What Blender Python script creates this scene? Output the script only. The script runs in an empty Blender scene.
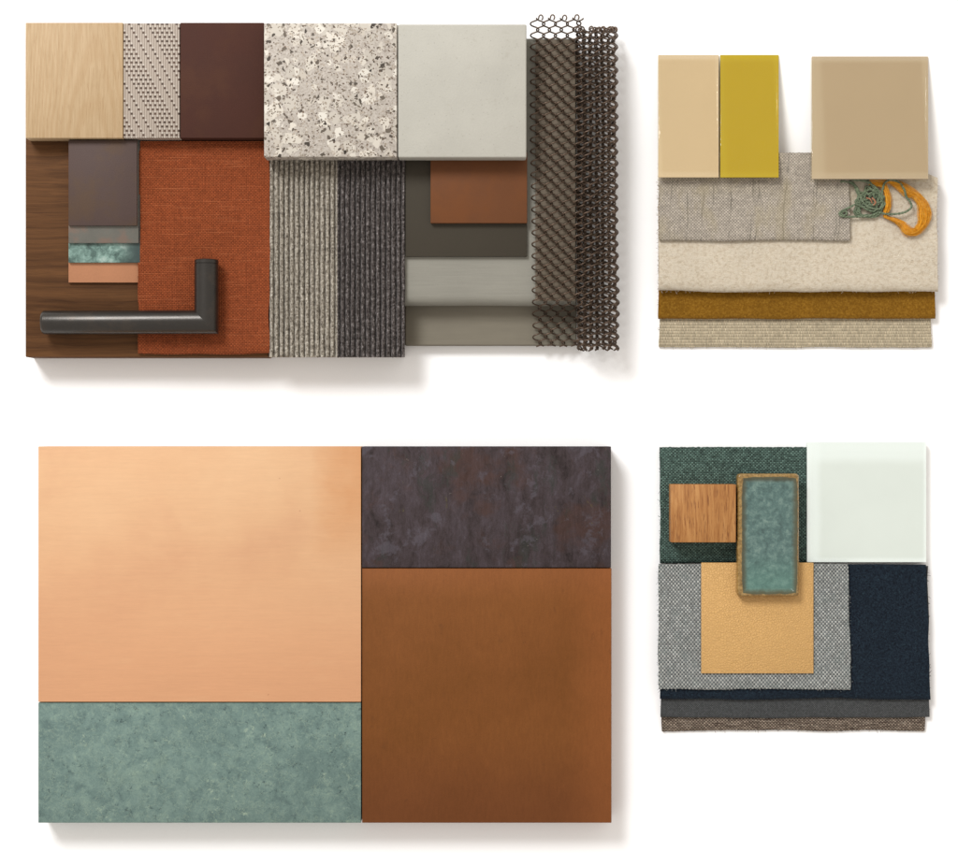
import bpy, bmesh, math, random
from mathutils import Vector, noise as mn
random.seed(7)
R = math.radians
SC = bpy.context.scene
COL = SC.collection

# ------------------------------------------------------------------ camera, light, exposure
S = 0.00075                      # metres per photo pixel on the table top
CX, CY, H = 479.0, 433.0, 1900.0  # picture centre and camera height (in those units)
cam_d = bpy.data.cameras.new('camera'); cam = bpy.data.objects.new('camera', cam_d); COL.objects.link(cam)
cam.location = (0, 0, H*S); cam.rotation_euler = (0, 0, 0)
cam_d.sensor_width = 36; cam_d.lens = 36*H/958.0; cam_d.clip_start = 0.05; cam_d.clip_end = 50
SC.camera = cam

world = bpy.data.worlds.new('World'); SC.world = world; world.use_nodes = True
bg = world.node_tree.nodes['Background']; bg.inputs[0].default_value = (1.0, 0.94, 0.875, 1); bg.inputs[1].default_value = 0.84

def area(name, direction, dist, size, power, col):
    d = bpy.data.lights.new(name, 'AREA'); d.shape = 'SQUARE'; d.size = size; d.energy = power; d.color = col
    o = bpy.data.objects.new(name, d); COL.objects.link(o)
    v = Vector(direction).normalized(); o.location = v*dist
    o.rotation_euler = v.to_track_quat('Z', 'Y').to_euler()
    return o
area('window_softbox', (-0.54, 0.84, 1.0), 3.0, 0.95, 80, (0.97, 0.985, 1.0))

SC.view_settings.view_transform = 'Standard'; SC.view_settings.look = 'None'
SC.view_settings.gamma = 1; SC.view_settings.exposure = 0.0
SC.render.engine = 'CYCLES'
SC.cycles.use_denoising = True
SC.cycles.max_bounces = 8; SC.cycles.transmission_bounces = 8
SC.cycles.caustics_refractive = True; SC.cycles.caustics_reflective = False

ILL = 1.42
def lin(c):
    c = c/255.0
    return c/12.92 if c <= 0.04045 else ((c+0.055)/1.055)**2.4
def rgb(r, g, b, k=1.0):
    return tuple(min(0.93, lin(v)*k/ILL) for v in (r, g, b)) + (1.0,)

# ------------------------------------------------------------------ material helper
class Mat:
    def __init__(s, name):
        s.m = bpy.data.materials.new(name); s.m.use_nodes = True
        s.t = s.m.node_tree; s.n = s.t.nodes; s.l = s.t.links
        s.b = s.n['Principled BSDF']
        tc = s.n.new('ShaderNodeTexCoord')
        s.P = s.vscale(tc.outputs['Object'], (1/S, 1/S, 1/S))
        sp = s.n.new('ShaderNodeSeparateXYZ'); s.l.new(s.P, sp.inputs[0])
        s.x, s.y, s.z = sp.outputs
    def put(s, v, sock):
        if v is None: return
        if isinstance(v, bpy.types.NodeSocket): s.l.new(v, sock)
        else:
            if sock.type == 'VECTOR' and len(v) == 4: v = v[:3]
            sock.default_value = v
    def vscale(s, v, k):
        n = s.n.new('ShaderNodeVectorMath'); n.operation = 'MULTIPLY'
        s.put(v, n.inputs[0]); n.inputs[1].default_value = k; return n.outputs[0]
    def vadd(s, v, w):
        n = s.n.new('ShaderNodeVectorMath'); n.operation = 'ADD'
        s.put(v, n.inputs[0]); s.put(w, n.inputs[1]); return n.outputs[0]
    def vec(s, x, y, z=0.0):
        n = s.n.new('ShaderNodeCombineXYZ'); s.put(x, n.inputs[0]); s.put(y, n.inputs[1]); s.put(z, n.inputs[2]); return n.outputs[0]
    def math(s, op, a, b=None, c=None, clamp=False):
        n = s.n.new('ShaderNodeMath'); n.operation = op; n.use_clamp = clamp
        s.put(a, n.inputs[0]); s.put(b, n.inputs[1])
        if c is not None: s.put(c, n.inputs[2])
        return n.outputs[0]
    def noise(s, v=None, scale=0.1, detail=3, rough=0.55, dist=0.0, off=None):
        n = s.n.new('ShaderNodeTexNoise'); v = s.P if v is None else v
        if off is not None: v = s.vadd(v, (off, off*1.7, off*0.3))
        s.put(v, n.inputs['Vector']); n.inputs['Scale'].default_value = scale
        n.inputs['Detail'].default_value = detail; n.inputs['Roughness'].default_value = rough; n.inputs['Distortion'].default_value = dist
        return n.outputs['Fac']
    def warp(s, amt, scale=0.1, v=None):
        n = s.n.new('ShaderNodeTexNoise'); s.put(s.P if v is None else v, n.inputs['Vector']); n.inputs['Scale'].default_value = scale
        n.inputs['Detail'].default_value = 2
        a = s.vadd(n.outputs['Color'], (-0.5, -0.5, -0.5)); a = s.vscale(a, (amt, amt, amt))
        return s.vadd(s.P if v is None else v, a)
    def wn(s, v):
        n = s.n.new('ShaderNodeTexWhiteNoise'); n.noise_dimensions = '3D'; s.put(v, n.inputs['Vector']); return n.outputs['Value']
    def voro(s, v, scale, feature='F1'):
        n = s.n.new('ShaderNodeTexVoronoi'); n.feature = feature; s.put(v, n.inputs['Vector']); n.inputs['Scale'].default_value = scale
        return n
    def ramp(s, f, stops, interp='LINEAR'):
        n = s.n.new('ShaderNodeValToRGB'); n.color_ramp.interpolation = interp
        e = n.color_ramp.elements
        while len(e) < len(stops): e.new(0.5)
        for i, (p, c) in enumerate(stops):
            e[i].position = p; e[i].color = c if len(c) == 4 else (*c, 1)
        s.put(f, n.inputs[0]); return n.outputs[0]
    def step(s, f, a, b):          # smooth 0..1 between a and b
        n = s.n.new('ShaderNodeMapRange'); n.interpolation_type = 'SMOOTHSTEP'
        s.put(f, n.inputs[0]); n.inputs[1].default_value = a; n.inputs[2].default_value = b
        n.inputs[3].default_value = 0; n.inputs[4].default_value = 1
        return n.outputs[0]
    def mix(s, f, a, b, mode='MIX'):
        n = s.n.new('ShaderNodeMix'); n.data_type = 'RGBA'; n.blend_type = mode
        s.put(f, n.inputs[0]); s.put(a, n.inputs[6]); s.put(b, n.inputs[7]); return n.outputs[2]
    def tint(s, col, f, amt):      # multiply colour by 1 +- amt following f (0..1)
        k = s.math('MULTIPLY_ADD', f, 2*amt, 1-amt)
        n = s.n.new('ShaderNodeVectorMath'); n.operation = 'SCALE'; s.put(col, n.inputs[0]); s.put(k, n.inputs['Scale']); return n.outputs[0]
    def bump(s, h, px, prev=None):
        n = s.n.new('ShaderNodeBump'); s.put(h, n.inputs['Height']); n.inputs['Distance'].default_value = px*S; n.inputs['Strength'].default_value = 1.0
        if prev is not None: s.l.new(prev, n.inputs['Normal'])
        return n.outputs[0]
    def out(s, col, rough=0.8, metal=0.0, normal=None, spec=0.5, sheen=0.0, coat=0.0, coat_rough=0.05):
        b = s.b.inputs
        s.put(col, b['Base Color']); s.put(rough, b['Roughness']); s.put(metal, b['Metallic']); s.put(spec, b['Specular IOR Level'])
        if sheen: b['Sheen Weight'].default_value = sheen; b['Sheen Roughness'].default_value = 0.4
        if coat: b['Coat Weight'].default_value = coat; b['Coat Roughness'].default_value = coat_rough
        if normal is not None: s.l.new(normal, b['Normal'])
        return s.m

def mat_weave(name, warpc, weftc, p=2.4, q=2.4, twill=0, mott=0.12, streak=0.15, wob=0.6, depth=0.9, gap=0.35, angle_mix=1.0, sheen=0.0, big=0.06, k=1.0, post=None):
    m = Mat(name)
    v = m.warp(wob, 0.06)
    sp = m.n.new('ShaderNodeSeparateXYZ'); m.l.new(v, sp.inputs[0]); x, y = sp.outputs[0], sp.outputs[1]
    u = m.math('DIVIDE', x, p); w = m.math('DIVIDE', y, q)
    iu = m.math('FLOOR', u); iw = m.math('FLOOR', w)
    if twill:
        o = m.math('ADD', iu, iw); o = m.math('FLOORED_MODULO', o, float(twill)); over = m.math('LESS_THAN', o, twill/2.0 - 0.01)
    else:
        o = m.math('ADD', iu, iw); over = m.math('FLOORED_MODULO', o, 2.0)
    su = m.math('ABSOLUTE', m.math('SINE', m.math('MULTIPLY', u, math.pi)))
    sw = m.math('ABSOLUTE', m.math('SINE', m.math('MULTIPLY', w, math.pi)))
    h = m.math('MULTIPLY', su, sw)
    # thread irregularity (slubs along each thread)
    n1 = m.noise(m.vec(m.math('MULTIPLY', iu, 3.7), m.math('MULTIPLY', y, 0.10), 1.0), 1.0, 2)
    n2 = m.noise(m.vec(m.math('MULTIPLY', x, 0.10), m.math('MULTIPLY', iw, 3.7), 5.0), 1.0, 2)
    a = m.tint(warpc, n1, streak*2.2); b = m.tint(weftc, n2, streak*2.2)
    c = m.mix(over, a, b)
    c = m.tint(c, m.wn(m.vec(iu, iw, 0.0)), mott)
    c = m.tint(c, m.noise(None, 0.02, 3), big*2)
    hh = m.math('POWER', h, 0.5)
    c = m.mix(m.math('MULTIPLY', m.math('SUBTRACT', 1.0, hh), gap), c, (0.01, 0.008, 0.007, 1))
    if post: c = post(m, c)
    hn = m.math('ADD', h, m.math('MULTIPLY', m.noise(None, 1.2, 2), 0.5))
    return m.out(c, 0.9, 0, m.bump(hn, depth), spec=0.15, sheen=sheen)

def mat_felt(name, stops, scale=0.35, depth=0.8, sheen=0.2, big=0.05, stretch=(1, 1, 1)):
    m = Mat(name)
    v = m.vscale(m.warp(4, 0.2), stretch)
    f = m.noise(v, scale, 6, 0.7)
    c = m.ramp(f, stops)
    c = m.tint(c, m.noise(None, 0.025, 3), big*2)
    c = m.tint(c, m.noise(None, 1.3, 3, 0.7), 0.2)
    h = m.math('ADD', m.noise(None, 0.7, 4, 0.75), m.math('MULTIPLY', f, 0.8))
    return m.out(c, 0.95, 0, m.bump(h, depth), spec=0.1, sheen=sheen)

# ------------------------------------------------------------------ geometry helpers
def W(px, py, z):
    k = (H-z)/H
    return Vector(((px-CX)*k*S, -(py-CY)*k*S, z*S))

def props(o, label=None, cat=None, group=None, kind=None):
    if label: o['label'] = label
    if cat: o['category'] = cat
    if group: o['group'] = group
    if kind: o['kind'] = kind
    return o

def link(name, verts, faces, mat, origin, parent=None, smooth=False, angle=35, bevel=0, bseg=2):
    o_ = Vector(origin)
    me = bpy.data.meshes.new(name)
    me.from_pydata([tuple(Vector(v)-o_) for v in verts], [], faces)
    bm = bmesh.new(); bm.from_mesh(me)
    bmesh.ops.recalc_face_normals(bm, faces=bm.faces)
    if bevel:
        ed = [e for e in bm.edges if e.calc_face_angle(0) > 0.6]
        bmesh.ops.bevel(bm, geom=ed, offset=bevel*S, segments=bseg, affect='EDGES', profile=0.5)
    if smooth:
        for f in bm.faces: f.smooth = True
    bm.to_mesh(me); bm.free()
    if smooth: me.set_sharp_from_angle(angle=R(angle))
    me.materials.append(mat)
    o = bpy.data.objects.new(name, me); COL.objects.link(o)
    if parent is not None:
        o.parent = parent; o.location = o_ - parent.location
    else: o.location = o_
    return o

def empty(name, loc):
    o = bpy.data.objects.new(name, None); COL.objects.link(o); o.location = loc; o.empty_display_size = 0.02
    return o

def slab(name, x0, y0, x1, y1, z0, z1, mat, parent=None, bevel=0.8, zr=None, bseg=2, sub=1, wob=0.0):
    """slab whose TOP outline is seen at photo x0..x1, y0..y1; zr = top height at the lower edge (tilted)"""
    zr = z1 if zr is None else zr
    t = z1 - z0
    top = [W(x0, y0, z1), W(x1, y0, z1), W(x1, y1, zr), W(x0, y1, zr)]
    nrm = (top[2]-top[0]).cross(top[1]-top[0]).normalized()
    if nrm.z < 0: nrm = -nrm
    bot = [p - nrm*t*S for p in top]
    c = sum(top+bot, Vector())/8; c.z = min(p.z for p in bot)
    return link(name, top+bot, [(0,1,2,3), (7,6,5,4), (0,4,5,1), (1,5,6,2), (2,6,7,3), (3,7,4,0)], mat, c, parent, bevel=bevel, bseg=bseg, smooth=bevel > 0, angle=50)

def cloth(name, x0, y0, x1, y1, z0, z1, t, mat, parent=None, n=120, wob=0.8, seed=0, skew=0.0, sag=0.3, taper=0.0, taper_y=0.0, fray=0.3, nose=2.2, fuzz=0):
    """cloth folded double with the fold at the lower edge y1 (photo px)"""
    Rr = (z1-z0)/2.0
    prof = []
    ny = 26
    ny_ = Rr*nose; yf = y1 - ny_
    for i in range(ny+1): prof.append((y0 + (yf-y0)*i/ny, z1))
    for i in range(1, 9):
        a = math.pi/2 - math.pi*i/9
        prof.append((yf + ny_*math.cos(a), z0+Rr + Rr*math.sin(a)))
    for i in range(ny+1): prof.append((yf + (y0-yf)*i/ny, z0))
    r2 = max(Rr-t, 0.15)
    for i in range(ny+1): prof.append((y0 + (yf-y0)*i/ny, z0+Rr-r2))
    for i in range(1, 5):
        a = -math.pi/2 + math.pi*i/5
        prof.append((yf + r2*nose*0.8*math.cos(a), z0+Rr + r2*math.sin(a)))
    for i in range(ny+1): prof.append((yf + (y0-yf)*i/ny, z0+Rr+r2))
    np_ = len(prof)
    V = []; F = []
    for j in range(n+1):
        u = j/n; px = x0 + (x1-x0)*u
        for k, (yy, zz) in enumerate(prof):
            v = (yy-y0)/max(1e-6, (y1-y0))
            wy = wob*mn.noise(Vector((px*0.02, seed*3.1, 0.0)))*(1.6*v) + fray*mn.noise(Vector((px*0.35, seed, 2.0)))
            if v < 0.02: wy += wob*0.6*mn.noise(Vector((px*0.02, seed+9.0, 0.0)))
            end = (max(0, 1-(px-x0)/6.0) if u < .5 else -max(0, 1-(x1-px)/6.0))
            wx = end*(wob*1.5*mn.noise(Vector((yy*0.03, seed+4.0, 0.0))) + fray*mn.noise(Vector((yy*0.4, seed+5.0, zz*0.2))))
            wx += skew*v*(1 if u > 0.5 else 0)*max(0, (u-0.5)*2)
            if taper and yy < taper_y: wx -= taper*u
            wz = sag*mn.noise(Vector((px*0.015, yy*0.02, seed+7.0)))
            if zz < z0+Rr: wz = 0
            V.append(W(px+wx, yy+wy, zz+wz))
    for j in range(n):
        for k in range(np_):
            a = j*np_+k; b = j*np_+(k+1) % np_
            F.append((a, b, b+np_, a+np_))
    # end caps as strips between outer and inner outline
    m_out = 2*(ny+1)+8
    outer = list(range(m_out)); inner = list(range(m_out, np_))[::-1]
    for base in (0, n*np_):
        # pair by normalised index
        for i in range(m_out-1):
            ia = int(round(i*(len(inner)-1)/(m_out-1))); ib = int(round((i+1)*(len(inner)-1)/(m_out-1)))
            A, B = base+outer[i], base+outer[i+1]; Cc, D = base+inner[len(inner)-1-ia], base+inner[len(inner)-1-ib]
            Cc = base + (np_-1-ia); D = base + (np_-1-ib)
            F.append((A, B, D, Cc) if Cc != D else (A, B, Cc))
    rnd = random.Random(seed*13+1)
    for q in range(fuzz):      # loose fibres standing off the cut edges and the fold
        L = rnd.uniform(1.2, 3.6); side = rnd.choice('LRRLBB')
        zz = rnd.uniform(z0+0.3, z1-0.2)
        if side == 'B': bx_, by_, dx_, dy_ = rnd.uniform(x0+2, x1-2), y1-0.8, rnd.uniform(-.8, .8), rnd.uniform(.3, 1)
        else:
            bx_ = x0+0.6 if side == 'L' else x1-0.8; by_ = rnd.uniform(max(y0, taper_y)+3, y1-4)
            if side == 'R': bx_ += skew*(by_-y0)/(y1-y0)
            dx_ = (-1 if side == 'L' else 1)*rnd.uniform(.3, 1); dy_ = rnd.uniform(-.9, .9)
        if side == 'B': zz = (z0+z1)/2 + rnd.uniform(-.5, .5)
        cv = rnd.uniform(-.8, .8)
        pts_ = [W(bx_ + dx_*L*t + cv*dy_*t*t, by_ + dy_*L*t - cv*dx_*t*t, zz + 0.4*t) for t in (0, .35, .7, 1)]
        tube(V, F, pts_, 0.13, 4)
    c = W((x0+x1)/2, (y0+y1)/2, z0)
    return link(name, V, F, mat, c, parent, smooth=True, angle=60)

def tube(V, F, pts, r, sides=6, close=False, ends=True, rfun=None):
    """append a tube along pts (Vectors, metres); r in px"""
    n = len(pts); base = len(V)
    up = Vector((0.13, 0.21, 1)).normalized()
    for i, p in enumerate(pts):
        t = (pts[min(i+1, n-1)] - pts[max(i-1, 0)])
        t = t.normalized() if t.length > 0 else Vector((0, 1, 0))
        a = t.cross(up)
        if a.length < 1e-3: a = t.cross(Vector((1, 0, 0)))
        a.normalize(); b = t.cross(a)
        rr = (r if rfun is None else r*rfun(i))*S
        for k in range(sides):
            an = 2*math.pi*k/sides
            V.append(p + a*math.cos(an)*rr + b*math.sin(an)*rr)
    for i in range(n-1):
        for k in range(sides):
            A = base+i*sides+k; B = base+i*sides+(k+1) % sides
            F.append((A, B, B+sides, A+sides))
    F.append(tuple(base+k for k in range(sides))[::-1]); F.append(tuple(base+(n-1)*sides+k for k in range(sides)))

def spline(cp, per=10):
    out = []
    P = [cp[0]] + list(cp) + [cp[-1]]
    for i in range(1, len(P)-2):
        a, b, c, d = (Vector(q) for q in P[i-1:i+3])
        for j in range(per):
            t = j/per
            out.append(0.5*((2*b) + (c-a)*t + (2*a-5*b+4*c-d)*t*t + (3*b-a-3*c+d)*t**3))
    out.append(Vector(P[-2])); return out

# ------------------------------------------------------------------ the table surface
m = Mat('white paper surface')
c = m.tint((0.94, 0.935, 0.935, 1), m.noise(None, 0.01, 3), 0.01)
table_m = m.out(c, 0.9, 0, m.bump(m.noise(None, 0.8, 3), 0.1), spec=0.1)
bm = bmesh.new(); bmesh.ops.create_grid(bm, x_segments=2, y_segments=2, size=3.0)
me = bpy.data.meshes.new('table_top'); bm.to_mesh(me); bm.free(); me.materials.append(table_m)
o = bpy.data.objects.new('table_top', me); COL.objects.link(o)
props(o, 'plain white table surface under all the material samples', 'table', kind='structure')

# ------------------------------------------------------------------ materials
# pale oak
m = Mat('pale oak veneer')
v = m.vscale(m.warp(10, 0.012), (1, 0.045, 1))
g1 = m.noise(v, 0.55, 5, 0.6); 
# cathedral figure
xc = m.math('ADD', m.x, -18.0)
cath = m.math('ADD', m.math('MULTIPLY', m.math('MULTIPLY', xc, xc), 0.012), m.math('MULTIPLY', m.y, 0.09))
cath = m.math('ADD', cath, m.math('MULTIPLY', m.noise(m.vscale(m.P, (1, .3, 1)), 0.05, 3), 6.0))
rings = m.math('SINE', m.math('MULTIPLY', cath, 1.5)); rings = m.step(rings, -0.6, 1.0)
c = m.ramp(g1, [(0.25, rgb(186, 156, 116)), (0.5, rgb(200, 171, 132)), (0.75, rgb(210, 182, 144))])
c = m.mix(m.math('MULTIPLY', rings, 0.27), c, rgb(184, 148, 104))
pores = m.noise(m.vscale(m.P, (1, 0.04, 1)), 1.6, 2, 0.6); c = m.mix(m.math('MULTIPLY', m.step(pores, 0.56, 0.72), 0.5), c, rgb(165, 128, 86))
OAK = m.out(c, 0.6, 0, m.bump(pores, -0.15), spec=0.3)

# walnut (grain runs sideways)
m = Mat('walnut wood')
v = m.vscale(m.warp(9, 0.012), (0.02, 1, 1))
g1 = m.noise(v, 0.16, 6, 0.66); g2 = m.noise(m.vscale(m.warp(5, 0.015), (0.025, 1, 1)), 1.1, 3, 0.6)
c = m.ramp(g1, [(0.28, rgb(70, 44, 25)), (0.45, rgb(94, 62, 36)), (0.6, rgb(110, 74, 44)), (0.78, rgb(90, 58, 33))])
c = m.mix(m.math('MULTIPLY', m.step(g2, 0.5, 0.75), 0.5), c, rgb(70, 46, 31))
c = m.tint(c, m.noise(None, 0.02, 2), 0.18)
WALNUT = m.out(c, 0.65, 0, m.bump(g2, -0.2), spec=0.12)

# woven vinyl: pale vertical ribs with stepped dark dashes
m = Mat('woven vinyl')
px_, py_ = 2.3, 4.15
u = m.math('DIVIDE', m.x, px_); iu = m.math('FLOOR', u); fu = m.math('FRACT', u)
w = m.math('DIVIDE', m.math('MULTIPLY', m.y, -1.0), py_)
iw = m.math('FLOOR', w); fw = m.math('FRACT', w)
q = m.math('SUBTRACT', iw, iu)
band = m.math('LESS_THAN', m.math('FLOORED_MODULO', q, 20.0), 7.5)
dots = m.math('LESS_THAN', m.math('FLOORED_MODULO', q, 4.0), 0.5)
on = m.math('MAXIMUM', m.math('MULTIPLY', band, m.math('LESS_THAN', m.math('FLOORED_MODULO', q, 2.0), 0.5)), dots)
wide = m.math('MAXIMUM', band, m.math('GREATER_THAN', fu, 0.1))
dash = m.math('MULTIPLY', m.math('MULTIPLY', m.math('GREATER_THAN', fw, 0.55), wide), on)
fu2 = fu
rib = m.math('ABSOLUTE', m.math('SINE', m.math('MULTIPLY', fu2, math.pi)))
c = m.mix(rib, rgb(160, 145, 131), rgb(196, 182, 168))
hl = m.math('MULTIPLY', m.math('MULTIPLY', m.math('LESS_THAN', fw, 0.45), on), m.math('GREATER_THAN', fu, 0.1))
c = m.mix(m.math('MULTIPLY', hl, 0.6), c, rgb(228, 218, 205))
c = m.mix(dash, c, m.tint(rgb(92, 70, 57), m.wn(m.vec(iu, iw, 0)), 0.3))
h = m.math('SUBTRACT', m.math('ADD', m.math('MULTIPLY', rib, 0.4), m.math('MULTIPLY', hl, 0.8)), m.math('MULTIPLY', dash, 1.0))
WOVEN = m.out(c, 0.6, 0, m.bump(h, 1.0), spec=0.4)

def mat_plain(name, col, rough=0.5, metal=0.0, mott=0.08, grain=0.05, depth=0.15, spec=0.4, sc=0.02, coat=0.0, stretch=(1, 1, 1), second=None, s2=(0.45, 0.7)):
    m = Mat(name)
    v = m.vscale(m.P, stretch)
    n1 = m.noise(v, sc, 4, 0.6); n2 = m.noise(v, 0.9, 4, 0.7)
    c = m.tint(m.tint(col, n1, mott*2), n2, grain*2)
    if second: c = m.mix(m.step(m.noise(v, sc*1.3, 4, 0.6, off=33.0), *s2), c, second)
    r = m.math('MULTIPLY_ADD', n1, 0.16, rough-0.08)
    return m.out(c, r, metal, m.bump(n2, depth), spec=spec, coat=coat)

BROWN = mat_plain('dark brown leather board', rgb(76, 45, 36), 0.7, second=rgb(82, 50, 37), grain=0.06, depth=0.3, spec=0.15)
TAUPE_SHEET = mat_plain('taupe brown metal', rgb(88, 71, 66), 0.6, metal=0.1, second=rgb(94, 74, 60), spec=0.2)
TAUPE_FILM = mat_plain('taupe film', rgb(122, 110, 95), 0.7, mott=0.04, spec=0.15)
GREY_BRONZE = mat_plain('grey bronze metal', rgb(112, 110, 102), 0.5, metal=0.1, second=rgb(128, 110, 98), sc=0.05)
COPPER_THIN = mat_plain('matte copper', rgb(196, 136, 98), 0.55, metal=0.2, stretch=(1, .4, 1))
DARK_PLATE = mat_plain('dark olive grey laminate', rgb(70, 64, 54), 0.7, mott=0.04, spec=0.15)
BRONZE = mat_plain('brown patinated copper plate', rgb(116, 74, 48), 0.6, metal=0.1, second=rgb(122, 76, 46), sc=0.02, mott=0.08, spec=0.1)

m = Mat('verdigris strip')
f = m.noise(m.warp(8, 0.15), 0.06, 6, 0.7)
c = m.ramp(f, [(0.32, rgb(52, 72, 68)), (0.45, rgb(96, 124, 116)), (0.56, rgb(140, 172, 162)), (0.7, rgb(196, 218, 208))])
c = m.mix(m.step(m.x, 8, 34), c, rgb(66, 84, 82))
VERD_THIN = m.out(c, 0.5, 0.2, m.bump(f, 0.4))

# terrazzo
m = Mat('terrazzo')
P0 = m.warp(3.0, 0.25)
base = m.ramp(m.noise(None, 0.5, 5, 0.75), [(0.35, rgb(174, 164, 153)), (0.5, rgb(197, 188, 177)), (0.65, rgb(214, 206, 196))])
def chips(c, scale, prob, edge, col_a, col_b, seed):
    vv = m.vadd(P0, (seed, seed*0.7, seed*1.3))
    a = m.voro(vv, scale, 'F1'); d = m.voro(vv, scale, 'DISTANCE_TO_EDGE')
    sp = m.n.new('ShaderNodeSeparateColor'); m.l.new(a.outputs['Color'], sp.inputs[0])
    pick = m.math('LESS_THAN', sp.outputs[0], prob)
    ed = m.math('MULTIPLY_ADD', sp.outputs[2], edge*1.2, edge*0.5)
    inside = m.math('GREATER_THAN', d.outputs['Distance'], ed)
    cc = m.mix(sp.outputs[1], col_a, col_b)
    return m.mix(m.math('MULTIPLY', pick, inside), c, cc)
c = chips(base, 0.07, 0.45, 0.09, rgb(236, 228, 214), rgb(200, 192, 180), 11.0)
c = chips(c, 0.12, 0.38, 0.12, rgb(240, 234, 222), rgb(206, 196, 182), 37.0)
c = chips(c, 0.5, 0.20, 0.10, rgb(150, 138, 124), rgb(190, 176, 160), 5.0)
c = chips(c, 0.19, 0.14, 0.17, rgb(60, 54, 48), rgb(120, 110, 98), 71.0)
c = chips(c, 0.33, 0.12, 0.15, rgb(74, 66, 58), rgb(140, 128, 114), 91.0)
c = chips(c, 0.62, 0.13, 0.12, rgb(84, 72, 62), rgb(125, 105, 90), 23.0)
TERRAZZO = m.out(m.tint(c, m.noise(None, 0.02, 2), 0.06), 0.7, 0, None, spec=0.2)

m = Mat('light concrete')
c = m.tint(rgb(196, 193, 182), m.noise(None, 0.018, 4, 0.6), 0.14)
c = m.tint(c, m.noise(None, 0.6, 5, 0.8), 0.10)
spk = m.voro(m.P, 0.22, 'F1')
c = m.mix(m.math('MULTIPLY', m.math('LESS_THAN', spk.outputs['Distance'], 0.10), 0.45), c, rgb(140, 134, 122))
c = m.mix(m.math('MULTIPLY', m.step(m.noise(None, 0.1, 5, 0.7, off=50.0), 0.58, 0.72), 0.35), c, rgb(178, 172, 158))
CONCRETE = m.out(c, 0.7, 0, m.bump(m.noise(None, 0.6, 4), 0.25), spec=0.3)

# fabrics
def linen_post(m, c):
    a = m.noise(m.vec(m.math('MULTIPLY', m.x, 0.02), m.math('MULTIPLY', m.y, 0.55), 0), 1.0, 2)
    b = m.noise(m.vec(m.math('MULTIPLY', m.x, 0.55), m.math('MULTIPLY', m.y, 0.02), 7), 1.0, 2)
    c = m.mix(m.math('MULTIPLY', m.step(a, 0.55, 0.72), 0.5), c, rgb(190, 112, 72))
    return m.mix(m.math('MULTIPLY', m.step(b, 0.55, 0.72), 0.35), c, rgb(122, 56, 26))
LINEN_RUST = mat_weave('rust linen', rgb(168, 86, 48), rgb(147, 72, 38), 1.6, 1.6, 0, 0.15, 0.16, 0.8, 0.6, 0.22, post=linen_post)
def sett(m, c):   # faint, slightly leaning darker warp lines
    for pitch, off, ww, am in ((27.0, 6.0, 1.0, 0.55), (41.0, 17.0, 0.8, 0.4), (63.0, 30.0, 1.1, 0.5)):
        q = m.math('ADD', m.math('ADD', m.x, m.math('MULTIPLY', m.y, -0.06)), m.math('MULTIPLY', m.noise(None, 0.04, 2), 7.0))
        q = m.math('ABSOLUTE', m.math('SUBTRACT', m.math('FLOORED_MODULO', m.math('ADD', q, off), pitch), pitch/2))
        k = m.math('MULTIPLY', m.step(q, ww, ww*0.3), m.math('MULTIPLY', m.step(m.noise(m.vscale(m.P, (1, .4, 1)), 0.09, 3, off=off), 0.4, 0.6), am))
        c = m.mix(k, c, rgb(96, 92, 80))
    hy_ = m.noise(m.vec(m.math('MULTIPLY', m.x, 0.03), m.math('MULTIPLY', m.y, 0.45), 2), 1.0, 3)
    c = m.tint(c, hy_, 0.22)
    return m.mix(m.math('MULTIPLY', m.step(m.noise(m.vscale(m.P, (1, .5, 1)), 0.05, 3), 0.5, 0.7), 0.35), c, rgb(178, 164, 128))
SUITING = mat_weave('grey suiting', rgb(204, 193, 178), rgb(158, 149, 137), 1.5, 1.5, 0, 0.18, 0.16, 0.7, 0.3, 0.12, post=sett)
RIBBED = mat_weave('cream ribbed linen', rgb(240, 220, 184), rgb(250, 234, 202), 1.2, 2.9, 0, 0.14, 0.22, 0.5, 1.2, 0.40)
WOOL = mat_felt('oatmeal wool felt', [(0.34, rgb(216, 199, 174)), (0.46, rgb(234, 219, 195)), (0.58, rgb(244, 232, 211)), (0.74, rgb(224, 206, 179))], 0.26, 1.5, 0.1)
VELVET = mat_felt('mustard velvet', [(0.3, rgb(112, 74, 14)), (0.5, rgb(140, 97, 24)), (0.7, rgb(168, 124, 44))], 0.5, 0.7, 0.2, 0.12)
GREENW = mat_weave('green bouclé weave', rgb(74, 98, 91), rgb(112, 138, 128), 1.7, 1.6, 0, 0.45, 0.16, 1.2, 0.8, 0.34)
def pepper(m, c):
    return m.mix(m.math('MULTIPLY', m.step(m.noise(None, 0.09, 3), 0.45, 0.7), 0.25), c, rgb(128, 142, 140))
TWEED = mat_weave('grey tweed', rgb(198, 199, 194), rgb(116, 122, 123), 1.75, 2.0, 0, 0.26, 0.14, 0.7, 0.6, 0.26, post=pepper)
NAVY = mat_felt('navy wool', [(0.34, rgb(18, 22, 30)), (0.47, rgb(30, 39, 50)), (0.6, rgb(40, 53, 65)), (0.72, rgb(52, 74, 80))], 0.6, 0.9, 0.06, 0.1)
GREYF = mat_weave('charcoal wool twill', rgb(100, 102, 102), rgb(76, 78, 80), 1.1, 1.1, 0, 0.25, 0.10, 0.6, 0.5, 0.2)
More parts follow.
